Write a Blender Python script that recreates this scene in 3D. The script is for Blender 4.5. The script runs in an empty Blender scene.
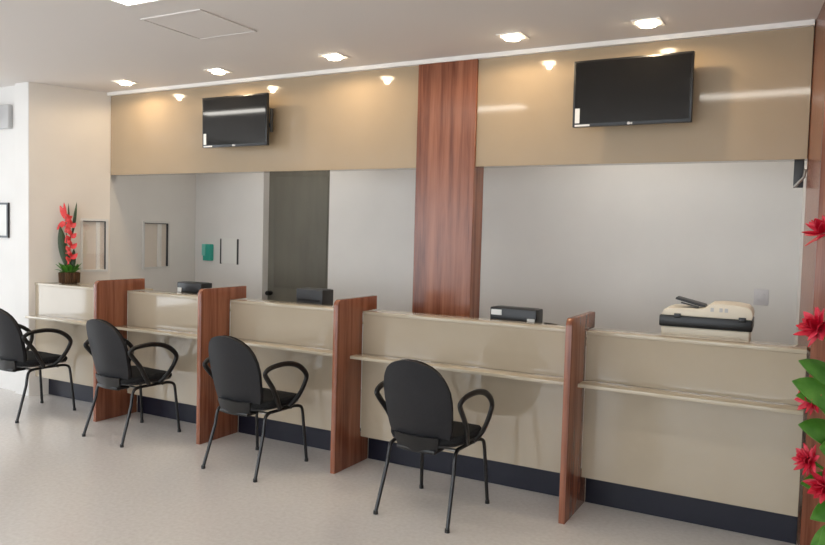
import bpy, bmesh, math, random
from mathutils import Vector, Matrix, Euler
random.seed(7)
sc = bpy.context.scene
C = sc.collection
PI = math.pi

# ------------------------------------------------------------------ helpers
def lin(c):
    return tuple(((v/255)/12.92 if v/255 <= .04045 else ((v/255+.055)/1.055)**2.4) for v in c)

def mat(name, rgb, rough=.5, spec=.5, metal=0., coat=0., emit=None, estr=0.):
    m = bpy.data.materials.new(name); m.use_nodes = True
    b = m.node_tree.nodes['Principled BSDF']
    b.inputs['Base Color'].default_value = (*lin(rgb), 1)
    b.inputs['Roughness'].default_value = rough
    b.inputs['Specular IOR Level'].default_value = spec
    b.inputs['Metallic'].default_value = metal
    b.inputs['Coat Weight'].default_value = coat
    if emit:
        b.inputs['Emission Color'].default_value = (*lin(emit), 1)
        b.inputs['Emission Strength'].default_value = estr
    return m

def noise_tint(m, rgb2, scale=(1, 1, 1), nscale=4., detail=4., lo=.35, hi=.65, bump=0., bdist=.002, bscale=None):
    """mix a second colour in through object-space noise; optional bump"""
    nt = m.node_tree; N = nt.nodes; L = nt.links
    b = N['Principled BSDF']
    tc = N.new('ShaderNodeTexCoord'); mp = N.new('ShaderNodeMapping')
    mp.inputs['Scale'].default_value = scale
    L.new(tc.outputs['Object'], mp.inputs['Vector'])
    no = N.new('ShaderNodeTexNoise'); no.inputs['Scale'].default_value = nscale; no.inputs['Detail'].default_value = detail
    L.new(mp.outputs['Vector'], no.inputs['Vector'])
    cr = N.new('ShaderNodeValToRGB')
    cr.color_ramp.elements[0].position = lo; cr.color_ramp.elements[1].position = hi
    cr.color_ramp.elements[0].color = b.inputs['Base Color'].default_value
    cr.color_ramp.elements[1].color = (*lin(rgb2), 1)
    L.new(no.outputs['Fac'], cr.inputs['Fac'])
    L.new(cr.outputs['Color'], b.inputs['Base Color'])
    if bump:
        bp = N.new('ShaderNodeBump'); bp.inputs['Strength'].default_value = bump; bp.inputs['Distance'].default_value = bdist
        if bscale:
            n2 = N.new('ShaderNodeTexNoise'); n2.inputs['Scale'].default_value = bscale; n2.inputs['Detail'].default_value = 1
            L.new(tc.outputs['Object'], n2.inputs['Vector']); L.new(n2.outputs['Fac'], bp.inputs['Height'])
        else:
            L.new(no.outputs['Fac'], bp.inputs['Height'])
        L.new(bp.outputs['Normal'], b.inputs['Normal'])
    return m

def wood(name, c1, c2, c3, rough=.35):
    m = mat(name, c1, rough, .5)
    nt = m.node_tree; N = nt.nodes; L = nt.links; b = N['Principled BSDF']
    tc = N.new('ShaderNodeTexCoord'); mp = N.new('ShaderNodeMapping'); mp.inputs['Scale'].default_value = (1, 1, .045)
    L.new(tc.outputs['Object'], mp.inputs['Vector'])
    n1 = N.new('ShaderNodeTexNoise'); n1.inputs['Scale'].default_value = 16; n1.inputs['Detail'].default_value = 6; n1.inputs['Distortion'].default_value = .4
    n2 = N.new('ShaderNodeTexNoise'); n2.inputs['Scale'].default_value = 110; n2.inputs['Detail'].default_value = 3
    L.new(mp.outputs['Vector'], n1.inputs['Vector']); L.new(mp.outputs['Vector'], n2.inputs['Vector'])
    ad = N.new('ShaderNodeMath'); ad.operation = 'MULTIPLY_ADD'; ad.inputs[1].default_value = .3
    L.new(n2.outputs['Fac'], ad.inputs[0]); L.new(n1.outputs['Fac'], ad.inputs[2])
    cr = N.new('ShaderNodeValToRGB'); e = cr.color_ramp.elements
    e[0].position = .46; e[0].color = (*lin(c2), 1); e[1].position = .86; e[1].color = (*lin(c3), 1)
    x = e.new(.63); x.color = (*lin(c1), 1)
    L.new(ad.outputs[0], cr.inputs['Fac']); L.new(cr.outputs['Color'], b.inputs['Base Color'])
    return m

class MB:
    """collects shapes, builds ONE mesh object"""
    def __init__(s): s.bm = bmesh.new()
    def _xf(s, vs, loc, rot):
        M = Matrix.Translation(loc) @ Euler(rot).to_matrix().to_4x4()
        bmesh.ops.transform(s.bm, matrix=M, verts=vs)
    def box(s, x0, y0, z0, x1, y1, z1, bev=0., seg=2):
        r = bmesh.ops.create_cube(s.bm, size=1); vs = r['verts']
        for v in vs:
            v.co = Vector((x0+(v.co.x+.5)*(x1-x0), y0+(v.co.y+.5)*(y1-y0), z0+(v.co.z+.5)*(z1-z0)))
        if bev:
            es = list({e for v in vs for e in v.link_edges})
            bmesh.ops.bevel(s.bm, geom=es, offset=bev, segments=seg, affect='EDGES', profile=.5)
        return s
    def cyl(s, r1, r2, h, loc=(0, 0, 0), rot=(0, 0, 0), n=24):
        r = bmesh.ops.create_cone(s.bm, cap_ends=True, segments=n, radius1=r1, radius2=r2, depth=h)
        s._xf(r['verts'], loc, rot); return s
    def prism(s, pts, axis, a, b, bev=0.):
        """outline pts (2-D) extruded along an axis from a to b"""
        def co(p, t):
            return {'x': (t, p[0], p[1]), 'y': (p[0], t, p[1]), 'z': (p[0], p[1], t)}[axis]
        A = [s.bm.verts.new(co(p, a)) for p in pts]; B = [s.bm.verts.new(co(p, b)) for p in pts]
        n = len(pts); fs = [s.bm.faces.new(A), s.bm.faces.new(B[::-1])]
        for i in range(n):
            fs.append(s.bm.faces.new((A[(i+1) % n], A[i], B[i], B[(i+1) % n])))
        bmesh.ops.recalc_face_normals(s.bm, faces=fs)
        if bev:
            es = [e for e in fs[0].edges]+[e for e in fs[1].edges]
            bmesh.ops.bevel(s.bm, geom=es, offset=bev, segments=2, affect='EDGES', profile=.5)
        return s
    def tube(s, pts, r, n=10, closed=False, flat=None, caps=True):
        """sweep a circle (or an ellipse flat=(ra, rb)) along a polyline; r may be a list"""
        P = [Vector(p) for p in pts]; m = len(P)
        rings = []; up = None
        for i, p in enumerate(P):
            if closed: t = (P[(i+1) % m]-P[i-1])
            else: t = P[min(i+1, m-1)]-P[max(i-1, 0)]
            t.normalize()
            if up is None:
                up = Vector((1, 0, 0)) if abs(t.x) < .9 else Vector((0, 1, 0))
            side = t.cross(up).normalized(); up = side.cross(t).normalized()
            rr = r[i] if isinstance(r, (list, tuple)) else r
            ra, rb = (flat if flat else (rr, rr))
            rings.append([s.bm.verts.new(p+up*ra*math.cos(2*PI*k/n)+side*rb*math.sin(2*PI*k/n)) for k in range(n)])
        cnt = m if closed else m-1
        for i in range(cnt):
            a, b = rings[i], rings[(i+1) % m]
            for k in range(n):
                s.bm.faces.new((a[k], a[(k+1) % n], b[(k+1) % n], b[k]))
        if not closed and caps:
            s.bm.faces.new(rings[0][::-1]); s.bm.faces.new(rings[-1])
        return s
    def lathe(s, prof, n=32, loc=(0, 0, 0)):
        rings = []
        for r, z in prof:
            rings.append([s.bm.verts.new((loc[0]+r*math.cos(2*PI*k/n), loc[1]+r*math.sin(2*PI*k/n), loc[2]+z)) for k in range(n)])
        for a, b in zip(rings, rings[1:]):
            for k in range(n):
                s.bm.faces.new((a[k], a[(k+1) % n], b[(k+1) % n], b[k]))
        s.bm.faces.new(rings[0][::-1]); s.bm.faces.new(rings[-1])
        return s
    def grid(s, f, nu, nv):
        """surface from f(u, v) -> point, 0..1"""
        V = [[s.bm.verts.new(f(i/nu, j/nv)) for j in range(nv+1)] for i in range(nu+1)]
        for i in range(nu):
            for j in range(nv):
                s.bm.faces.new((V[i][j], V[i+1][j], V[i+1][j+1], V[i][j+1]))
        return V
    def build(s, name, m, parent=None, smooth=True, loc=None, rot=None):
        bmesh.ops.recalc_face_normals(s.bm, faces=s.bm.faces[:])
        me = bpy.data.meshes.new(name); s.bm.to_mesh(me); s.bm.free()
        o = bpy.data.objects.new(name, me); C.objects.link(o)
        me.materials.append(m)
        if smooth:
            me.polygons.foreach_set('use_smooth', [True]*len(me.polygons))
            me.set_sharp_from_angle(angle=math.radians(38))
        if parent: o.parent = parent
        if loc: o.location = loc
        if rot: o.rotation_euler = rot
        return o

def spline(pts, n=6, closed=False):
    P = [Vector(p) for p in pts]; m = len(P); out = []
    rng = m if closed else m-1
    for i in range(rng):
        g = (lambda k: P[k % m]) if closed else (lambda k: P[min(max(k, 0), m-1)])
        p0, p1, p2, p3 = g(i-1), g(i), g(i+1), g(i+2)
        for k in range(n):
            t = k/n
            out.append(.5*((2*p1)+(p2-p0)*t+(2*p0-5*p1+4*p2-p3)*t*t+(3*p1-p0-3*p2+p3)*t**3))
    if not closed: out.append(P[-1])
    return out

def tag(o, label=None, cat=None, group=None, kind=None):
    if label: o['label'] = label
    if cat: o['category'] = cat
    if group: o['group'] = group
    if kind: o['kind'] = kind
    return o
def thing(name, label, cat, loc=(0, 0, 0), rz=0., group=None):
    o = bpy.data.objects.new(name, None); C.objects.link(o)
    o.empty_display_size = .1
    o.location = loc; o.rotation_euler = (0, 0, rz)
    return tag(o, label, cat, group)
def struct(o, label=None): return tag(o, label, None, None, 'structure')
def dup(root, loc, rz, label):
    r = root.copy(); C.objects.link(r); r.location = loc; r.rotation_euler = (0, 0, rz); r['label'] = label
    for ch in list(root.children):
        c = ch.copy(); C.objects.link(c); c.parent = r
        for g in list(ch.children):
            d = g.copy(); C.objects.link(d); d.parent = c
    return r

# ------------------------------------------------------------------ materials
M = {}
M['floor'] = noise_tint(mat('pale_vinyl_floor', (212, 207, 202), .22, .5), (201, 195, 189), nscale=40, detail=6, lo=.35, hi=.75)
M['ceiling'] = mat('ceiling_paint', (224, 218, 213), .9, .2)
M['wall'] = noise_tint(mat('white_wall_paint', (224, 221, 217), .75, .3), (220, 217, 213), nscale=2)
M['cream'] = noise_tint(mat('cream_wall_paint', (222, 214, 204), .75, .3), (217, 209, 199), nscale=2)  # same wall paint with the downlights' warm tone put into the colour
M['gloss'] = noise_tint(mat('beige_gloss_board', (171, 152, 127), .07, .5), (167, 148, 123), nscale=1.5, bump=.12, bdist=.004, bscale=2.2)
M['panel'] = noise_tint(mat('beige_laminate', (178, 164, 143), .06, .5), (174, 160, 139), nscale=2)
M['shelf'] = mat('cream_laminate_shelf', (188, 176, 155), .07, .4)
M['wood'] = wood('red_brown_wood', (132, 78, 55), (100, 53, 35), (156, 100, 74), .24)
M['navy'] = mat('navy_plinth', (17, 18, 34), .4, .4)
M['trim'] = mat('white_trim', (240, 236, 230), .5, .4)
M['black'] = mat('black_plastic', (22, 22, 23), .35, .5)
M['blackfab'] = noise_tint(mat('black_fabric', (30, 30, 31), .95, .15), (40, 40, 41), nscale=160, detail=2, bump=.3, bdist=.001)
M['shell'] = noise_tint(mat('charcoal_plastic_shell', (34, 34, 37), .5, .35), (30, 30, 33), nscale=90, detail=2, bump=.12, bdist=.001)
M['steel'] = mat('black_steel_tube', (20, 20, 21), .3, .5)
M['chrome'] = mat('bare_metal', (170, 168, 164), .3, .5, 1.)
M['screen'] = mat('dark_glass_screen', (14, 13, 12), .055, .6)
M['label'] = mat('white_sticker', (232, 232, 228), .6, .3)
M['grey'] = mat('grey_plastic', (120, 120, 122), .45, .4)
M['palegrey'] = mat('pale_grey_plastic', (190, 189, 188), .5, .4)
M['outlet'] = mat('outlet_plastic', (205, 202, 204), .5, .4)
M['dkgrey'] = mat('dark_grey_plastic', (52, 53, 55), .45, .4)
M['ivory'] = mat('ivory_plastic', (226, 216, 196), .45, .4)
M['door'] = noise_tint(mat('grey_door', (112, 109, 99), .6, .3), (104, 101, 92), scale=(1, 1, .2), nscale=6)
M['teal'] = mat('teal_plastic', (46, 160, 142), .4, .4)
M['aqua'] = mat('pale_teal_plastic', (120, 200, 186), .4, .4)
M['paper'] = mat('white_paper', (226, 225, 220), .8, .2)
M['lamp'] = mat('lit_downlight', (255, 240, 215), .5, .3, emit=(255, 236, 205), estr=26)
M['reflector'] = mat('lit_reflector', (255, 244, 225), .4, .4, emit=(255, 238, 210), estr=1.2)
M['tubes'] = mat('lit_diffuser', (255, 255, 255), .5, .3, emit=(255, 250, 240), estr=9)
M['red'] = noise_tint(mat('red_petal', (186, 18, 44), .4, .4), (226, 78, 100), nscale=14, lo=.45, hi=.8)
M['coral'] = noise_tint(mat('coral_bract', (222, 58, 58), .45, .4), (236, 112, 104), nscale=16, lo=.45, hi=.8)
M['leaf'] = noise_tint(mat('green_leaf', (62, 116, 34), .4, .4), (104, 156, 62), scale=(1, 1, 1), nscale=9, lo=.4, hi=.75)
M['darkleaf'] = noise_tint(mat('dark_green_leaf', (40, 58, 36), .45, .4), (62, 82, 46), nscale=12, lo=.4, hi=.75)
M['pot'] = noise_tint(mat('brown_bark_pot', (96, 70, 48), .8, .2), (58, 40, 28), scale=(1, 1, .1), nscale=60, bump=.5, bdist=.004)
M['ceramic'] = mat('dark_brown_vase', (70, 48, 36), .35, .5)
M['blind'] = mat('beige_blind', (228, 216, 203), .8, .2)  # pale colour stands in for the lit room behind the small windows
M['frame_alu'] = mat('window_frame_paint', (214, 212, 208), .5, .4)
gl = bpy.data.materials.new('clear_glass'); gl.use_nodes = True
N = gl.node_tree.nodes; L = gl.node_tree.links
N.remove(N['Principled BSDF'])
tr = N.new('ShaderNodeBsdfTransparent'); gs = N.new('ShaderNodeBsdfGlossy'); gs.inputs['Roughness'].default_value = .02
mx = N.new('ShaderNodeMixShader'); mx.inputs['Fac'].default_value = .07
L.new(tr.outputs[0], mx.inputs[1]); L.new(gs.outputs[0], mx.inputs[2]); L.new(mx.outputs[0], N['Material Output'].inputs['Surface'])
M['glass'] = gl

# ------------------------------------------------------------------ plan (metres; X along the counter, Y into it)
ZC = 3.042            # ceiling
ZL, ZD, ZS, ZK = 1.113, 1.216, .81, .193
YP = -.11             # counter front, overhanging the plinth
FY, FZ = .533, 2.207  # bulkhead face and underside
BY = 2.0              # rear wall
A_, B_, C_ = (-6.65, -.16), (-6.36, .533), (-6.64, 2.0)
XL, XR, YF = -9.6, 3.2, -7.6

# ------------------------------------------------------------------ setting
struct(MB().box(XL-.1, YF-.1, -.1, XR+.1, 3.2, 0).build('floor', M['floor'], smooth=False))
struct(MB().box(XL-.1, YF-.1, ZC, XR+.1, 3.2, ZC+.1).build('ceiling', M['ceiling'], smooth=False))

def wall_strip(mb, a, b, thick, holes, z0=0., z1=ZC):
    """vertical wall from a to b (plan), thickness to the left of a->b; holes = (t0, t1, za, zb) along the length, sorted"""
    a = Vector((*a, 0)); b = Vector((*b, 0)); d = (b-a); Ln = d.length; d.normalize(); n = Vector((-d.y, d.x, 0))
    def blk(t0, t1, za, zb):
        if t1-t0 < 1e-4 or zb-za < 1e-4: return
        r = bmesh.ops.create_cube(mb.bm, size=1)
        for v in r['verts']:
            t = t0 if v.co.x < 0 else t1; w = 0 if v.co.y < 0 else thick; z = za if v.co.z < 0 else zb
            p = a+d*t+n*w; v.co = Vector((p.x, p.y, z))
    t = 0
    for (h0, h1, za, zb) in holes:
        blk(t, h0, z0, z1); blk(h0, h1, z0, za); blk(h0, h1, zb, z1); t = h1
    blk(t, Ln, z0, z1)
    return a, d, n, Ln

# left wall beside the counter (with a small window), and its rear half behind the bulkhead (with another)
mb = MB(); a, d, n, Ln = wall_strip(mb, A_, B_, .14, [(.489, .711, 1.238, 1.732)])
struct(mb.build('wall_left', M['cream'], smooth=False))
W1 = (a, d, n, .489, .711)
mb = MB(); a, d, n, Ln = wall_strip(mb, B_, C_, .14, [(.536, .961, 1.238, 1.732)])
struct(mb.build('wall_left_rear', M['wall'], smooth=False))
W2 = (a, d, n, .536, .961)
def small_window(idx, Wn, label):
    a, d, n, t0, t1 = Wn
    rz = math.atan2(d.y, d.x); w = t1-t0; z0, z1 = 1.238, 1.732
    o = bpy.data.objects.new('window_%d' % idx, None); C.objects.link(o); o.location = (a+d*t0)+Vector((0, 0, z0)); o.rotation_euler = (0, 0, rz)
    struct(o, label); h = z1-z0; e = .022
    f = MB()
    f.box(-e, -.012, -e, w+e, .0, 0).box(-e, -.012, h, w+e, 0, h+e).box(-e, -.012, 0, 0, 0, h).box(w, -.012, 0, w+e, 0, h)
    f.build('window_frame', M['frame_alu'], o, smooth=False)
    MB().box(.004, .006, 0, w-.008, .010, h).build('pane', M['glass'], o, smooth=False)
    MB().box(.0, .022, .0, w, .04, h).build('blind', M['blind'], o, smooth=False)
    MB().box(w*.60, .011, 0, w*.76, .0215, h).build('mullion', M['trim'], o, smooth=False)
    MB().box(w-.008, -.002, 0, w, .0215, h).box(0, -.002, h-.008, w-.008, .0215, h).build('dark_reveal', M['dkgrey'], o, smooth=False)
small_window(1, W1, 'small window in the cream wall beside the flower pot')
small_window(2, W2, 'small window in the white wall behind the bulkhead')

# bright wall beyond the left corner: short return, then a slightly recessed wall
mb = MB(); mb.box(-6.87, -.16, 0, -6.66, .0, ZC)
struct(mb.build('wall_corner', M['wall'], smooth=False))
struct(MB().box(XL, -.1, 0, -6.87, .05, ZC).build('wall_far_left', M['wall'], smooth=False))
# rear wall with the doorway
mb = MB()
mb.box(-7.0, BY, 0, -5.575, BY+.12, ZC).box(-4.65, BY, 0, .6, BY+.12, ZC).box(-5.575, BY, 2.5, -4.65, BY+.12, ZC)
struct(mb.build('wall_rear', M['wall'], smooth=False))
dr = bpy.data.objects.new('door_1', None); C.objects.link(dr); dr.location = (-5.575, BY+.1, 0); struct(dr, 'grey door set back in the rear wall')
MB().box(0, 0, 0, .925, .04, 2.5).box(.09, -.006, .12, .835, 0, .8, .005).box(.09, -.006, 1.02, .835, 0, 2.3, .005).build('door_leaf', M['door'], dr)
h = MB(); h.cyl(.026, .026, .012, (.05, -.006, .955), (PI/2, 0, 0)).cyl(.012, .012, .04, (.05, -.03, .955), (PI/2, 0, 0)).cyl(.03, .024, .035, (.05, -.06, .955), (PI/2, 0, 0))
h.build('door_knob', M['black'], dr)
# right-hand side wall behind the bulkhead
mb = MB(); wall_strip(mb, (-.085, 2.0), (-.05, .56), .15, [])
struct(mb.build('wall_right', M['wall'], smooth=False))
# the rest of the hall, behind and beside the camera: guessed glazed shopfront on the left and front, sized for the light
mb = MB(); wall_strip(mb, (XL, -.1), (XL, YF), -.12, [(.9, 2.9, .3, 2.5), (4.2, 6.0, .3, 2.5)]); struct(mb.build('wall_hall_left', M['wall'], smooth=False))
mb = MB(); wall_strip(mb, (XL, YF), (XR, YF), -.12, [(.8, 3.6, .5, 2.6), (4.2, 7.0, .5, 2.6), (7.6, 9.6, .5, 2.6), (10.0, 11.3, .5, 2.6)]); struct(mb.build('wall_front', M['wall'], smooth=False))
mb = MB(); wall_strip(mb, (XR, YF), (XR, 3.2), -.12, []); struct(mb.build('wall_hall_right', M['wall'], smooth=False))
struct(MB().box(.6, .56, 0, XR, .7, ZC).build('wall_beside_column', M['wall'], smooth=False))
def big_window(idx, rect, axis):
    u0, u1, z0, z1 = rect
    o = bpy.data.objects.new('window_%d' % idx, None); C.objects.link(o); struct(o, 'glazed shopfront window')
    def bx(m, a, b, za, zb, t=.03):
        if axis == 'x': m.box(a, YF-.06-t, za, b, YF-.06+t, zb)
        else: m.box(XL-.06-t, a, za, XL-.06+t, b, zb)
    f = MB(); e = .05
    bx(f, u0, u1, z0, z0+e); bx(f, u0, u1, z1-e, z1)
    n = max(2, round((u1-u0)/1.1))
    for k in range(n+1):
        c = u0+(u1-u0)*k/n; lo = max(u0, c-e/2); hi = min(u1, c+e/2); bx(f, lo, hi, z0+e, z1-e)
    f.build('window_frame', M['frame_alu'], o, smooth=False)
    g = MB(); bx(g, u0, u1, z0, z1, .004); g.build('pane', M['glass'], o, smooth=False)
big_window(3, (-.1-2.9, -.1-.9, .3, 2.5), 'y'); big_window(4, (-.1-6.0, -.1-4.2, .3, 2.5), 'y')
big_window(5, (XL+.8, XL+3.6, .5, 2.6), 'x'); big_window(6, (XL+4.2, XL+7.0, .5, 2.6), 'x'); big_window(7, (XL+7.6, XL+9.6, .5, 2.6), 'x'); big_window(8, (XL+10.0, XL+11.3, .5, 2.6), 'x')  # last front window added to lift the light at the right

# glossy bulkhead over the counter, on both sides of the wood column, and the white ceiling trim
XC1, XC2 = -2.774, -2.271
struct(MB().box(-6.355, FY, FZ, XC1, FY+.12, ZC, .002, 1).build('wall_bulkhead_left', M['gloss'], smooth=False), 'glossy beige bulkhead panel left of the wood column')
struct(MB().box(XC2, FY, FZ, -.052, FY+.12, ZC, .002, 1).build('wall_bulkhead_right', M['gloss'], smooth=False), 'glossy beige bulkhead panel right of the wood column')
mb = MB(); mb.box(-6.37, FY-.034, ZC-.032, XC1, FY-.0005, ZC).box(XC1, FY-.034, ZC-.032, XC2, FY-.0205, ZC).box(XC2, FY-.034, ZC-.032, -.05, FY-.0005, ZC); struct(mb.build('trim_1', M['trim'], smooth=False))

# wood columns
t = thing('wood_column', 'tall reddish wood column standing between the two wall televisions', 'column', ((XC1+XC2)/2, .61, 0))
w = XC2-XC1
MB().box(-w/2, -.097, 0, w/2, .09, ZC, .003, 1).build('cladding', M['wood'], t)
t = thing('wood_column', 'orange brown wood column at the right edge behind the red flowers', 'column', (.02, -.1, 0), 0)
mb = MB(); mb.prism([(0, 0), (.62, 0), (.62, .66), (-.07, .66)], 'z', 0, ZC, .003); mb.build('cladding', M['wood'], t)

# ------------------------------------------------------------------ counter: five sections, four dividers
DT = .038
DX = [x-DT+.012 for x in (-5.331, -4.124, -2.850, -1.2105)]      # left face of each divider
SX = [(-6.635, DX[0])] + [(DX[i]+DT, DX[i+1]) for i in range(3)] + [(DX[3]+DT, .004)]
SL = ['leftmost beige counter section carrying the red flower pot', 'beige counter section with the chair in front, second from left',
      'beige counter section whose ledge shows the dark grey machine before the doorway', 'beige counter section below the foot of the tall wood column',
      'rightmost beige counter section in front of the ivory scanner']
for i, (x0, x1) in enumerate(SX):
    t = thing('counter_section', SL[i], 'counter', ((x0+x1)/2, 0, 0), 0, 'beige teller counter sections')
    w = (x1-x0)/2
    lo, hi = -w+.0015, w-.0015
    MB().box(lo+(.05 if i == 0 else 0), 0, 0, hi, .02, ZK+.02, .001, 1).build('plinth', M['navy'], t)
    MB().box(lo, YP, ZK, hi, YP+.03, ZS-.02, .001, 1).build('lower_panel', M['panel'], t)
    MB().box(lo, YP, ZS-.02, hi, YP+.03, ZL-.022, .001, 1).build('upper_panel', M['panel'], t)
    if i == 0: MB().prism([(lo, YP-.004), (hi, YP-.004), (hi, .21), (lo+.13, .21)], 'z', ZL-.022, ZL, .002).build('ledge', M['shelf'], t)
    else: MB().box(lo, YP-.004, ZL-.022, hi, .085, ZL, .002, 2).build('ledge', M['shelf'], t)
    MB().box(lo+(.095 if i == 0 else 0), -.275, ZS-.022, hi, YP-.0005, ZS, .003, 2).build('writing_shelf', M['shelf'], t)
DLb = ['wood divider panel furthest left, nearest the flower pot', 'wood divider panel between the second and third chairs from the left',
       'wood divider panel just right of the third chair, left of the wood column', 'wood divider panel between the rightmost chair and the ivory scanner']
for i, x in enumerate(DX):
    t = thing('counter_divider', DLb[i], 'divider', (x+DT/2, 0, 0), 0, 'wood dividers along the counter')
    yF, yB = -.434, .079
    R = .045
    arc = [(yF+R-R*math.sin(a*PI/12), ZD-R+R*math.cos(a*PI/12)) for a in range(0, 7)]
    pts = [(yF, 0), (-.001, 0), (-.001, ZK+.02), (YP-.0055, ZK+.02), (YP-.0055, ZL+.002), (yB, ZL+.002), (yB, ZD)] + arc
    mb = MB(); mb.prism(pts, 'x', -DT/2, DT/2, .002); mb.build('panel', M['wood'], t)

for x0, x1, l in ((-5.25, -2.80, 'pale staff worktop under the two printers, left of the wood column'), (-2.24, -.10, 'pale staff worktop under the ivory scanner, right of the wood column')):
    t = thing('staff_desk', l, 'desk', ((x0+x1)/2, .40, 0)); w = (x1-x0)/2
    MB().box(-w, -.25, .98, w, .20, 1.0, .002, 1).build('worktop', M['panel'], t)
    for x in (-w+.05, w-.05): MB().box(x-.015, -.2, 0, x+.015, .18, .98).build('support_panel', M['panel'], t)

# ------------------------------------------------------------------ chair
def make_chair(label):
    t = thing('visitor_chair', label, 'chair', group='black visitor chairs along the counter')
    # backrest: rounded shell, leaning back, curved around the sitter
    prof = [(.455, .168), (.50, .20), (.56, .214), (.64, .221), (.72, .227), (.79, .221), (.85, .204), (.90, .172), (.935, .128), (.957, .075), (.966, .02)]
    def hw(z):
        for (za, wa), (zb, wb) in zip(prof, prof[1:]):
            if z <= zb: k = (z-za)/(zb-za); return wa+(wb-wa)*k
        return .02
    def back_pt(u, v, off):
        z = .455+(.966-.455)*(1-(1-v)**1.5)
        wd = hw(z); x = (u*2-1)*wd
        y = -.195-.135*((z-.455)/.51)**.9+.055*(x/.22)**2
        return Vector((x, y+off, z))
    def slab(off_f, off_r, m, name, par, inset=0.):
        b = MB(); nu, nv = 14, 20
        F = b.grid(lambda u, v: back_pt(inset+u*(1-2*inset), inset*.9+v*(1-1.5*inset), off_f), nu, nv)
        R = b.grid(lambda u, v: back_pt(inset+u*(1-2*inset), inset*.9+v*(1-1.5*inset), off_r), nu, nv)
        edge = [(i, 0) for i in range(nu+1)]+[(nu, j) for j in range(1, nv+1)]+[(i, nv) for i in range(nu-1, -1, -1)]+[(0, j) for j in range(nv-1, 0, -1)]
        for k in range(len(edge)):
            p, q = edge[k], edge[(k+1) % len(edge)]
            b.bm.faces.new((F[p[0]][p[1]], F[q[0]][q[1]], R[q[0]][q[1]], R[p[0]][p[1]]))
        o = b.build(name, m, par)
        md = o.modifiers.new('bevel', 'BEVEL'); md.width = .006; md.segments = 3; md.limit_method = 'ANGLE'; md.angle_limit = math.radians(50)
        return o
    slab(.0, -.022, M['shell'], 'backrest', t)
    slab(.030, .001, M['blackfab'], 'back_cushion', t, .04)
    # seat: shell and cushion, rounded outline, dished
    def outline(sx, sy, cy, n=40, e=3.2):
        return [(sx*math.copysign(abs(math.cos(a))**(2/e), math.cos(a)), cy+sy*math.copysign(abs(math.sin(a))**(2/e), math.sin(a))) for a in [2*PI*k/n for k in range(n)]]
    def pad(levels, m, name):
        b = MB(); rings = []
        for (sx, sy, z) in levels:
            rings.append([b.bm.verts.new((x, y, z-.018*max(0, (y-.1)/.17)**2+.012*(abs(x)/.24)**2)) for x, y in outline(sx, sy, .02)])
        for p, q in zip(rings, rings[1:]):
            for k in range(40): b.bm.faces.new((p[k], p[(k+1) % 40], q[(k+1) % 40], q[k]))
        b.bm.faces.new(rings[0][::-1]); b.bm.faces.new(rings[-1])
        return b.build(name, m, t)
    pad([(.20, .20, .436), (.230, .234, .443), (.243, .248, .452), (.243, .248, .458)], M['black'], 'seat_shell')
    pad([(.240, .245, .4585), (.249, .254, .470), (.249, .254, .490), (.238, .242, .505), (.195, .195, .512), (.09, .09, .511)], M['blackfab'], 'seat')
    # rear spine holding the backrest, and two lower lugs
    b = MB(); b.box(-.13, -.24, .414, .13, -.12, .438, .008)
    nu, nv = 10, 5
    f1 = lambda off: (lambda u, v: (lambda p: Vector((p.x, p.y, .41+(p.z-.455)*1.35)))(back_pt(.14+.72*u, .0+.10*v, off)))
    F = b.grid(f1(-.0225), nu, nv); R = b.grid(f1(-.042), nu, nv)
    ed = [(i, 0) for i in range(nu+1)]+[(nu, j) for j in range(1, nv+1)]+[(i, nv) for i in range(nu-1, -1, -1)]+[(0, j) for j in range(nv-1, 0, -1)]
    for k in range(len(ed)):
        p, q = ed[k], ed[(k+1) % len(ed)]
        b.bm.faces.new((F[p[0]][p[1]], F[q[0]][q[1]], R[q[0]][q[1]], R[p[0]][p[1]]))
    b.build('back_bracket', M['black'], t)
    # loop armrests
    for s in (-1, 1):
        P = [(.228, -.02, .445), (.250, -.065, .50), (.266, -.13, .60), (.278, -.222, .705), (.282, -.226, .738), (.284, -.165, .762), (.288, -.03, .768), (.288, .10, .737), (.284, .195, .662), (.276, .185, .588), (.262, .125, .50), (.228, .075, .445)]
        b = MB(); b.tube(spline([(s*x, y, z) for x, y, z in P], 6), .014, 12, flat=(.0135, .019))
        b.build('armrest', M['black'], t)
    # legs, side rails, cross bars
    rl = .0115
    for s in (-1, 1):
        for rear in (True, False):
            if rear: P = [(s*.243, -.272, .012), (s*.226, -.18, .30), (s*.222, -.163, .392), (s*.216, -.135, .420), (s*.206, -.09, .427)]
            else: P = [(s*.240, .272, .012), (s*.226, .245, .30), (s*.222, .233, .392), (s*.216, .205, .420), (s*.206, .16, .427)]
            pts = [P[0]]+[tuple(p) for p in spline(P[1:], 5)]
            o = MB().tube(pts, rl, 12).build('leg', M['steel'], t)
            MB().cyl(.015, .014, .022, (P[0][0], P[0][1], .011), n=16).build('foot_cap', M['black'], o)
        MB().tube([(s*.206, -.092, .427), (s*.206, .162, .427)], rl, 12).build('side_rail', M['steel'], t)
    for y in (-.10, .13):
        MB().tube([(-.206, y, .420), (.206, y, .420)], .0105, 10).build('cross_bar', M['chrome'] if y < 0 else M['steel'], t)
    return t
ch = make_chair('black loop-armed chair at the rightmost desk, nearest the camera')
ch.location = (-1.968, -.628, 0); ch.rotation_euler = (0, 0, math.radians(-2))
dup(ch, (-3.425, -.57, 0), math.radians(-2), 'black loop-armed chair left of the third wood divider, second from right')
dup(ch, (-4.772, -.515, 0), math.radians(-4), 'black loop-armed chair in front of the leftmost wood divider')
dup(ch, (-6.065, -.54, 0), math.radians(-1), 'black loop-armed chair cut off by the left edge, below the flower pot')

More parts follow.
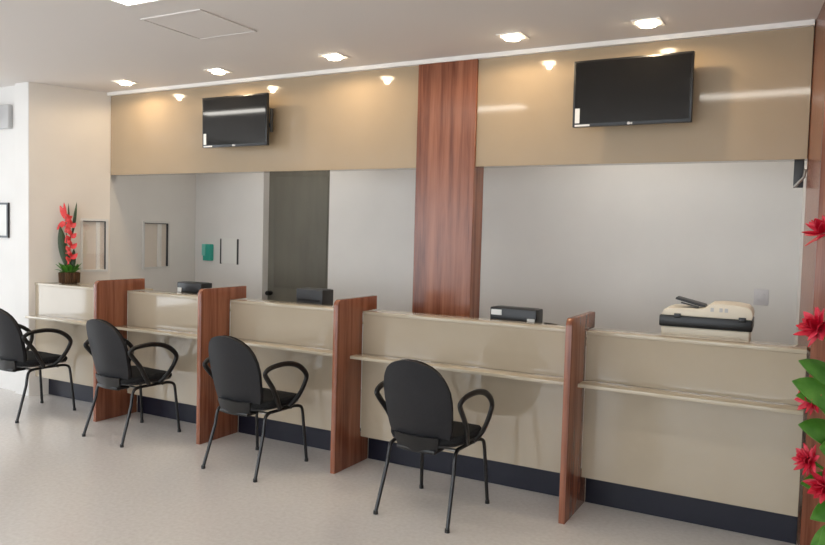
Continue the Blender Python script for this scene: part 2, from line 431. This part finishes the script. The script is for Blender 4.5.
# ------------------------------------------------------------------ televisions
def make_tv(name_loc, label, w, h):
    t = thing('television', label, 'television', name_loc, 0, 'flat wall televisions')
    tilt = math.radians(1.35)
    body = MB().box(-w/2, -.0, 0, w/2, .035, h, .004, 2).box(-w*.3, .035, h*.15, w*.3, .055, h*.8, .008).build('casing', M['black'], t, rot=(tilt, 0, 0))
    MB().box(-w/2+.014, -.002, .022, w/2-.014, .002, h-.014).build('screen', M['screen'], t, rot=(tilt, 0, 0), smooth=False)
    lg = MB().cyl(.010, .010, .003, (-.006, -.0015, .011), (PI/2, 0, 0), 20).box(.006, -.003, .004, .018, 0, .017)
    lg.build('logo', M['palegrey'], t, rot=(tilt, 0, 0))
    st = MB().box(-w/2+.018, -.0035, .026, -w/2+.05, -.0021, .125).box(-w/2+.018, -.0035, .004, -w/2+.12, -.0005, .016)
    st.build('sticker', M['label'], t, rot=(tilt, 0, 0), smooth=False)
    # mount: plate on the bulkhead, arms
    ar = MB().box(-.10, .145, .10, .10, .158, h-.12, .003).box(-.16, .05, .16, -.13, .15, .20).box(.13, .05, .16, .16, .15, .20).box(-.17, .12, .13, .17, .147, .15)
    ar.box(-.15, .05, h-.18, -.12, .15, h-.15).box(.12, .05, h-.18, .15, .15, h-.15).box(-.17, .12, h-.19, .17, .147, h-.17)
    ar.build('wall_mount', M['dkgrey'], t)
    return t
t2 = make_tv((-1.098, FY-.160, 2.443), 'black wall television high on the bulkhead to the right of the wood column', .772, .445)
t1 = make_tv((-4.545, FY-.160, 2.418), 'wall television at left, above the counter near the doorway', .752, .447)
# mount bracket seen at the right end of the left set
b = MB(); b.box(.368, .042, .12, .384, .075, .32, .004); b.box(.30, .05, .16, .368, .07, .20); b.build('side_bracket', M['dkgrey'], t1)

# ------------------------------------------------------------------ lights on the ceiling
def downlight(x, y, label):
    t = thing('downlight', label, 'ceiling light', (x, y, ZC), 0, 'square downlights along the bulkhead')
    s = .088
    f = MB()
    f.box(-s, -s, -.006, s, -s+.022, 0).box(-s, s-.022, -.006, s, s, 0).box(-s, -s+.022, -.006, -s+.022, s-.022, 0).box(s-.022, -s+.022, -.006, s, s-.022, 0)
    f.build('trim_frame', M['trim'], t, smooth=False)
    MB().box(-s+.022, -s+.022, -.003, s-.022, s-.022, -.001).build('reflector', M['reflector'], t, smooth=False)
    MB().cyl(.052, .044, .02, (0, 0, -.0125)).build('lamp', M['lamp'], t)
    ld = bpy.data.lights.new('spot', 'SPOT'); ld.energy = SPOT; ld.color = (1, .77, .50); ld.spot_size = math.radians(174); ld.spot_blend = .3; ld.shadow_soft_size = .022
    lo = bpy.data.objects.new('bulb', ld); C.objects.link(lo); lo.parent = t; lo.location = (0, 0, -.035)
SPOT = 8.5
DLX = [-5.74, -4.545, -3.31, -1.85, -.965]
DLN = ['square lit downlight furthest left, near the cream wall', 'square lit downlight just above the left television', 'square lit downlight between the left television and the wood column',
       'square lit downlight between the wood column and the right television', 'square lit downlight above the right television']
for x, y, l in zip(DLX, [.20, .17, .13, .14, .17], DLN): downlight(x, y, l)
def troffer(x0, x1, y1, label, dep=.30):
    t = thing('ceiling_panel_light', label, 'ceiling light', ((x0+x1)/2, y1-dep/2, ZC), 0, 'long fluorescent ceiling lights')
    w = (x1-x0)/2; d = dep/2
    f = MB(); e = .02
    f.box(-w, -d, -.01, w, -d+e, 0).box(-w, d-e, -.01, w, d, 0).box(-w, -d+e, -.01, -w+e, d-e, 0).box(w-e, -d+e, -.01, w, d-e, 0)
    f.build('frame', M['trim'], t, smooth=False)
    MB().box(-w+e, -d+e, -.008, w-e, d-e, -.002).build('diffuser', M['tubes'], t, smooth=False)
troffer(-3.76, -2.65, -1.43, 'bright white ceiling light cut off by the top edge of the photo')
troffer(-6.85, -5.72, -1.43, 'long ceiling light mirrored in the left television')
troffer(-1.02, .15, -1.55, 'long ceiling light mirrored right of the right television')
troffer(-5.5, -4.4, 1.45, 'ceiling light over the staff side, hidden by the bulkhead, left'); troffer(-1.9, -.8, 1.45, 'ceiling light over the staff side, hidden by the bulkhead, right')  # both guessed and added to brighten the staff side, out of view
# access hatch
t = thing('ceiling_hatch', 'flush square access hatch outlined in the ceiling', 'hatch', (-3.66, -.93, ZC))
f = MB(); s = .265; e = .014
f.box(-s, -s, -.008, s, -s+e, 0).box(-s, s-e, -.008, s, s, 0).box(-s, -s+e, -.008, -s+e, s-e, 0).box(s-e, -s+e, -.008, s, s-e, 0)
f.build('frame', M['ceiling'], t, smooth=False)
MB().box(-s+e+.004, -s+e+.004, -.004, s-e-.004, s-e-.004, 0).build('hatch_panel', M['ceiling'], t, smooth=False)

# ------------------------------------------------------------------ machines on the staff side
def box_printer(loc, w, d, h, rz, label, m, sticker=True):
    t = thing('desk_printer', label, 'printer', loc, rz)
    MB().box(-w/2, -d/2, .006, w/2, d/2, h, .008, 3).build('body', m, t)
    MB().box(-w/2+.03, -d/2-.003, h*.52, w/2-.03, -d/2+.004, h*.60).build('paper_slot', M['black'], t)
    MB().box(-w*.42, -d*.3, h-.004, w*.42, d*.42, h+.003, .002).build('lid', m, t)
    for sx in (-1, 1):
        for sy in (-1, 1): MB().cyl(.012, .012, .007, (sx*(w/2-.03), sy*(d/2-.03), .0035), n=12).build('foot', M['black'], t)
    return t
tp = box_printer((-1.815, .30, 1.0), .35, .13, .182, math.radians(-2), 'black desk printer with white labels behind the ledge, right of the wood column', M['black'])
b = MB(); b.box(-.165, -.0685, .128, -.085, -.0645, .166); b.build('large_label', M['label'], tp, smooth=False)
b = MB(); b.box(.108, -.0685, .098, .163, -.0645, .118); b.build('small_label', M['label'], tp, smooth=False)
box_printer((-3.625, .37, 1.0), .28, .15, .205, math.radians(-3), 'dark grey desk printer behind the ledge in front of the doorway', M['dkgrey'])
tp = box_printer((-4.985, .36, 1.0), .31, .14, .185, math.radians(-2), 'black desk printer with a white label beside the second wood divider from left', M['black'])
b = MB(); b.box(-.145, -.0735, .095, -.095, -.0695, .135); b.build('label', M['label'], tp, smooth=False)
# black cable looped on the ledge beside the printer
cb = MB().tube(spline([(-1.585, .34, 1.006), (-1.585, .24, 1.05), (-1.56, .14, 1.105), (-1.50, .11, 1.112), (-1.42, .105, 1.106), (-1.36, .11, 1.098), (-1.31, .18, 1.05), (-1.28, .25, 1.006)], 6), .0045, 8).build('cable', M['black'])
tag(cb, 'thin black cable lying over the ledge left of the last wood divider', 'cable')
# ivory scanner with feeder
t = thing('document_scanner', 'ivory flatbed scanner with dark band and raised feeder tray', 'scanner', (-.563, .37, 1.0), math.radians(2))
MB().box(-.255, -.15, 0, .255, .17, .148, .012, 3).box(-.2, -.156, .03, .2, -.148, .11, .004).build('base', M['ivory'], t)
MB().box(-.268, -.16, .148, .268, .175, .218, .008, 2).build('dark_band', M['black'], t)
for x in (-.18, .19): MB().box(x, -.166, .205, x+.04, -.15, .232, .003).build('hinge', M['black'], t)
lid = MB(); lid.prism([(-.258, .218), (.262, .218), (.268, .242), (.262, .272), (.235, .294), (.17, .304), (.08, .305), (.03, .299), (.0, .275), (-.05, .266), (-.21, .264), (-.245, .250)], 'y', -.15, .165, .006)
lid.build('lid', M['ivory'], t)
for x in (.03, .08, .11): MB().box(x, -.1525, .256, x+.018, -.149, .280).build('button', M['palegrey'], t, smooth=False)
tr_ = MB(); tr_.prism([(-.185, .316), (-.180, .328), (-.01, .288), (-.004, .276), (-.03, .276)], 'y', -.09, .06, .002); tr_.prism([(-.15, .294), (-.146, .302), (-.04, .278), (-.044, .270)], 'y', -.11, -.0905, .002)
tr_.build('feeder_tray', M['dkgrey'], t)

# ------------------------------------------------------------------ bits on the walls
t = thing('wall_box', 'small teal green box mounted on the white rear wall', 'wall box', (-6.39, BY, 1.33))
MB().box(-.06, -.07, -.03, .06, 0, .17, .012, 3).build('body', M['teal'], t)
MB().box(-.06, -.085, .03, -.01, -.066, .17, .006, 2).build('front_cover', M['aqua'], t)
t = thing('wall_notice', 'white notice held between two thin dark side strips on the rear wall', 'notice', (-6.08, BY, 1.28))
MB().box(-.13, -.008, 0, .13, 0, .30).build('notice_sheet', M['paper'], t, smooth=False)
MB().box(-.14, -.016, -.01, -.124, 0, .29, .002).build('side_strip', M['dkgrey'], t)
MB().box(.124, -.016, -.01, .14, 0, .29, .002).build('side_strip', M['dkgrey'], t)
t = thing('wall_outlet', 'pale square outlet plate on the rear wall above the scanner', 'outlet', (-.345, BY, 1.18))
MB().box(-.055, -.008, 0, .055, 0, .13, .004).build('plate', M['outlet'], t)
MB().box(-.025, -.012, .035, .025, -.006, .095, .004).build('socket', M['outlet'], t)
t = thing('wall_bracket', 'small dark bracket hanging under the right end of the bulkhead', 'bracket', (-.095, .60, FZ))
MB().box(-.028, -.03, -.17, .028, .03, 0, .004).build('body', M['dkgrey'], t)
b = MB(); b.tube([(-.02, -.04, -.17), (.03, -.05, -.11), (.035, -.04, -.06)], .009, 8); b.build('hook', M['chrome'], t)
t = thing('picture_frame', 'black framed white picture on the bright wall at the left edge', 'picture', (-7.32, -.1, 1.54))
w, h = .27, .35
f = MB(); f.box(-w, -.022, 0, w, 0, .02).box(-w, -.022, h-.02, w, 0, h).box(-w, -.022, .02, -w+.02, 0, h-.02).box(w-.02, -.022, .02, w, 0, h-.02)
f.build('frame', M['black'], t, smooth=False)
MB().box(-w+.02, -.012, .02, w-.02, -.002, h-.02).build('sheet', M['paper'], t, smooth=False)
t = thing('wall_lamp_unit', 'pale grey wall unit with a dark round lamp, high at the left edge', 'wall unit', (-7.16, -.1, 2.62))
MB().box(-.19, -.05, 0, .165, 0, .235, .012, 3).build('housing', M['palegrey'], t)
b = MB(); b.lathe([(.03, 0), (.065, .02), (.075, .06), (.07, .075), (.055, .07)], 28); b.build('round_lamp', M['dkgrey'], t, loc=(-.06, -.05, .11), rot=(PI/2, 0, 0))

# ------------------------------------------------------------------ flowers
def blade(mb, base, tip, width, bend=(0, 0, 0), n=10, side=None, fold=.25, p=1.):
    """a leaf or petal: curved blade with a folded midrib and real thickness"""
    base = Vector(base); tip = Vector(tip); mid = (base+tip)/2+Vector(bend)
    ax = (tip-base).normalized()
    if side is None: side = ax.cross(Vector((0, 0, 1)))
    side = Vector(side)
    side = (side-ax*side.dot(ax))
    if side.length < 1e-3: side = ax.cross(Vector((0, 1, 0)))
    side.normalize(); nrm = ax.cross(side).normalized()
    th = max(.0012, width*.02)
    top, bot = [], []
    for i in range(n+1):
        t = i/n; c = base*(1-t)**2+mid*2*t*(1-t)+tip*t*t
        w = width/2*max(.03, math.sin(PI*min(1, t**p))**.8)
        for L_, off in ((top, th), (bot, -th)):
            L_.append([mb.bm.verts.new(c+side*w*k+nrm*(fold*w*abs(k)+off)) for k in (-1, -.5, 0, .5, 1)])
    for i in range(n):
        for k in range(4):
            mb.bm.faces.new((top[i][k], top[i][k+1], top[i+1][k+1], top[i+1][k]))
            mb.bm.faces.new((bot[i][k+1], bot[i][k], bot[i+1][k], bot[i+1][k+1]))
        mb.bm.faces.new((top[i][0], top[i+1][0], bot[i+1][0], bot[i][0]))
        mb.bm.faces.new((top[i+1][4], top[i][4], bot[i][4], bot[i+1][4]))
    mb.bm.faces.new((top[0][0], bot[0][0], bot[0][1], bot[0][2], bot[0][3], bot[0][4], top[0][4], top[0][3], top[0][2], top[0][1]))
    mb.bm.faces.new((top[n][4], bot[n][4], bot[n][3], bot[n][2], bot[n][1], bot[n][0], top[n][0], top[n][1], top[n][2], top[n][3]))

# left: pot on the ledge
PX, PY = -6.405, .10
t = thing('flower_pot', 'small brown pot of red upright flowers and dark leaves on the left ledge', 'flower arrangement', (PX, PY, ZL))
b = MB(); b.lathe([(.072, 0), (.084, .01), (.09, .05), (.092, .10), (.088, .108), (.078, .108), (.074, .095)], 28)
for k in range(26):
    a = 2*PI*k/26; b.tube([(.088*math.cos(a), .088*math.sin(a), .004), (.0925*math.cos(a), .0925*math.sin(a), .104)], .0075, 6)
b.build('pot', M['pot'], t)
rg = Vector((.8776, .4794, 0)); fw = Vector((-.4794, .8776, 0))   # plan directions the arrangement was set out along
def P(r, z, f=0.): return rg*r+fw*f+Vector((0, 0, z))
b = MB()
rnd = random.Random(3)
for k in range(34):
    a = 2*PI*k/34*3.1; r = rnd.uniform(.04, .13); 
    tip = Vector((r*math.cos(a), r*math.sin(a), rnd.uniform(.10, .20)))
    if tip.x*.923-tip.y*.386 < -.09: continue
    blade(b, (.3*tip.x, .3*tip.y, .095), tip, rnd.uniform(.03, .05), (0, 0, .03), 6)
b.build('low_foliage', M['leaf'], t)
def stalk(par, pts, m, r=.005): MB().tube(spline(pts, 5), r, 8).build('stem', m, par)
stalk(t, [P(0, .09), P(.005, .3), P(.01, .52)], M['darkleaf'])
stalk(t, [P(-.02, .09), P(-.03, .45), P(-.035, .66)], M['darkleaf'])
b = MB()  # tall bract spike, bracts alternating left and right
for k in range(9):
    z = .19+.052*k; s = 1 if k % 2 else -1; ln = .095-.004*k
    blade(b, P(.005, z), P(.012+s*ln*.75, z+ln*.6), .046, P(s*.02, -.012), 7, side=P(s*ln*.75, ln*.6).cross(fw), fold=.25, p=.8)
    blade(b, P(.005, z+.02), P(.012+s*.02, z+.075, -.05), .045, P(0, -.01, -.02), 6, side=rg, fold=.4, p=.8)
b.build('flower_spike', M['coral'], t)
b = MB()  # upper-left claw of bracts
for (r0, z0, r1, z1, w_) in [(-.035, .60, -.125, .52, .05), (-.035, .62, -.095, .76, .05), (-.035, .60, .03, .66, .045), (-.035, .56, .045, .585, .045), (-.035, .57, -.10, .585, .05), (-.03, .55, .0, .50, .04), (-.035, .63, -.055, .79, .03)]:
    blade(b, P(r0, z0), P(r1, z1), w_, P(0, .015), 7, side=(P(r1, z1)-P(r0, z0)).cross(fw), fold=.25, p=.8)
b.build('flower_spike', M['coral'], t)
for (r0, r1, z0, z1, w_, f_) in [(.02, .062, .45, .80, .03, .02), (-.01, -.02, .5, .785, .018, .02), (-.03, -.085, .15, .56, .085, -.02), (-.02, -.06, .12, .40, .07, .02), (.02, .03, .1, .34, .05, .03)]:
    b = MB(); blade(b, P(r0, z0, f_*.5), P(r1, z1, f_), w_, P(0, 0, .0), 10, side=rg+fw*.4); b.build('leaf', M['darkleaf'], t)

# right: big arrangement standing on the floor beside the wood column
t = thing('flower_arrangement', 'tall arrangement of red torch flowers and green leaves at the right edge', 'flower arrangement', (.35, -.74, 0))
b = MB(); b.lathe([(.09, 0), (.10, .012), (.085, .05), (.105, .14), (.12, .24), (.105, .33), (.08, .38), (.088, .40), (.078, .40), (.07, .385)], 36); b.build('vase', M['ceramic'], t)
def torch(par, c, axis, size, seed):
    rnd = random.Random(seed); ax = Vector(axis).normalized()
    u = ax.cross(Vector((0, 0, 1)))
    if u.length < .1: u = ax.cross(Vector((1, 0, 0)))
    u.normalize(); v = ax.cross(u)
    b = MB(); c = Vector(c)
    for ring, (n, el, ln, w_) in enumerate([(4, 1.2, .66, .36), (5, .85, .88, .42), (6, .4, 1.0, .44), (6, -.02, .9, .42)]):
        for k in range(n):
            a = 2*PI*(k+.5*(ring % 2))/n+rnd.uniform(-.12, .12); e = el+rnd.uniform(-.12, .12)
            dr = (u*math.cos(a)+v*math.sin(a))*math.cos(e)+ax*math.sin(e)
            blade(b, c-ax*size*.12*ring*.5, c-ax*size*.12*ring*.5+dr*size*ln*rnd.uniform(.9, 1.08), size*w_, ax*size*.12, 7, side=dr.cross(ax), fold=.45, p=.75)
    b.build('blossom', M['red'], par)
def W3(px_r, z, f=0.):   # offsets inside the arrangement: r towards the right of the hall, f away from the entrance
    return rg*px_r+fw*f+Vector((0, 0, z))
heads = [(-.245, 1.745, (-.5, 0, .85), .115), (-.235, 1.325, (-.75, -.3, .5), .125), (-.225, 1.0, (-.8, -.3, .2), .10), (-.235, .735, (-.8, -.4, .3), .095), (-.17, .625, (-.5, -.6, -.15), .11), (-.10, 1.52, (.1, -.4, .9), .11), (.05, 1.65, (.4, 0, .9), .12), (.12, 1.25, (.7, -.3, .6), .11), (-.05, 1.1, (0, -.8, .5), .11)]
for k, (r, z, ax, s) in enumerate(heads):
    r = r-.145 if r < -.13 else r
    s *= .82
    f_ = (-.06, -.03, 0, -.02, -.05, .05, .06, -.04, -.10)[k]
    c = W3(r, z, f_)
    MB().tube(spline([(0, 0, .36), W3(r*.35, .36+(z-.36)*.55, f_*.4), c-Vector(ax).normalized()*s*.3], 6), .007, 8).build('stem', M['leaf'], t)
    torch(t, c, ax, s, 40+k)
leaves = [(-.05, .90, -.335, 1.09, .12, -.06), (-.04, .98, -.28, 1.17, .10, .0), (-.05, .95, -.30, 1.02, .09, -.03), (-.03, .75, -.255, .88, .11, .02), (-.02, .7, -.20, .80, .12, -.06), (-.02, .5, -.19, .46, .10, .0), (-.03, .45, -.175, .36, .09, -.05), (.0, .9, .05, 1.5, .12, .05), (.02, .8, .2, 1.15, .13, -.05), (.02, .6, .22, .7, .12, .04), (0, .8, -.10, 1.3, .10, .08), (-.01, .55, -.21, .60, .10, .06), (-.01, .4, -.16, .30, .09, .05)]
for k, (r0, z0, r1, z1, w_, f_) in enumerate(leaves):
    if r1 < -.13: r1 -= .15; r0 -= .09; w_ *= 1.15
    b = MB()
    b.tube(spline([(0, 0, .34), W3(r0*.5, (.34+z0)/2, f_*.3), W3(r0, z0, f_*.6)], 4), .005, 6)
    blade(b, W3(r0, z0, f_*.6), W3(r1, z1, f_), w_, (0, 0, .06), 10, side=rg*.25+Vector((0, 0, 1))*.6+fw*.4)
    b.build('leaf', M['leaf'], t)

# ------------------------------------------------------------------ daylight
w = bpy.data.worlds.new('sky'); sc.world = w; w.use_nodes = True
bg = w.node_tree.nodes['Background']; bg.inputs['Color'].default_value = (.86, .93, 1, 1); bg.inputs['Strength'].default_value = 4.7
def portal(loc, rot, sx, sy):
    ld = bpy.data.lights.new('window_portal', 'AREA'); ld.shape = 'RECTANGLE'; ld.size = sx; ld.size_y = sy; ld.cycles.is_portal = True
    o = bpy.data.objects.new('window_portal', ld); C.objects.link(o); o.location = loc; o.rotation_euler = rot; o['kind'] = 'helper'
portal((XL-.2, -2.0, 1.4), (0, -PI/2, 0), 2.2, 2.0); portal((XL-.2, -5.2, 1.4), (0, -PI/2, 0), 2.2, 1.8)
for (a, b) in ((.8, 3.6), (4.2, 7.0), (7.6, 9.6), (10.0, 11.3)): portal((XL+(a+b)/2, YF-.2, 1.55), (PI/2, 0, 0), b-a, 2.1)

# ------------------------------------------------------------------ camera
yaw, pitch, roll = -.4999, -.0520, .0266
cy_, sy_, cp, sp = math.cos(yaw), math.sin(yaw), math.cos(pitch), math.sin(pitch)
fwd = Vector((sy_*cp, cy_*cp, sp)); rt = Vector((cy_, -sy_, 0)); up = rt.cross(fwd)
r2 = rt*math.cos(roll)+up*math.sin(roll); u2 = up*math.cos(roll)-rt*math.sin(roll)
cam = bpy.data.cameras.new('camera'); co = bpy.data.objects.new('camera', cam); C.objects.link(co)
m4 = Matrix((r2, u2, -fwd)).transposed().to_4x4(); m4.translation = Vector((0, -4.5752, 1.68))
co.matrix_world = m4
cam.sensor_width = 36; cam.lens = 729.2/825*36; cam.clip_start = .05
sc.camera = co
sc.view_settings.view_transform = 'Standard'; sc.view_settings.look = 'None'; sc.view_settings.gamma = 1
sc.view_settings.use_curve_mapping = False
sc.view_settings.exposure = .45
sc.cycles.use_denoising = True
sc.cycles.max_bounces = 10
sc.cycles.sample_clamp_indirect = 6
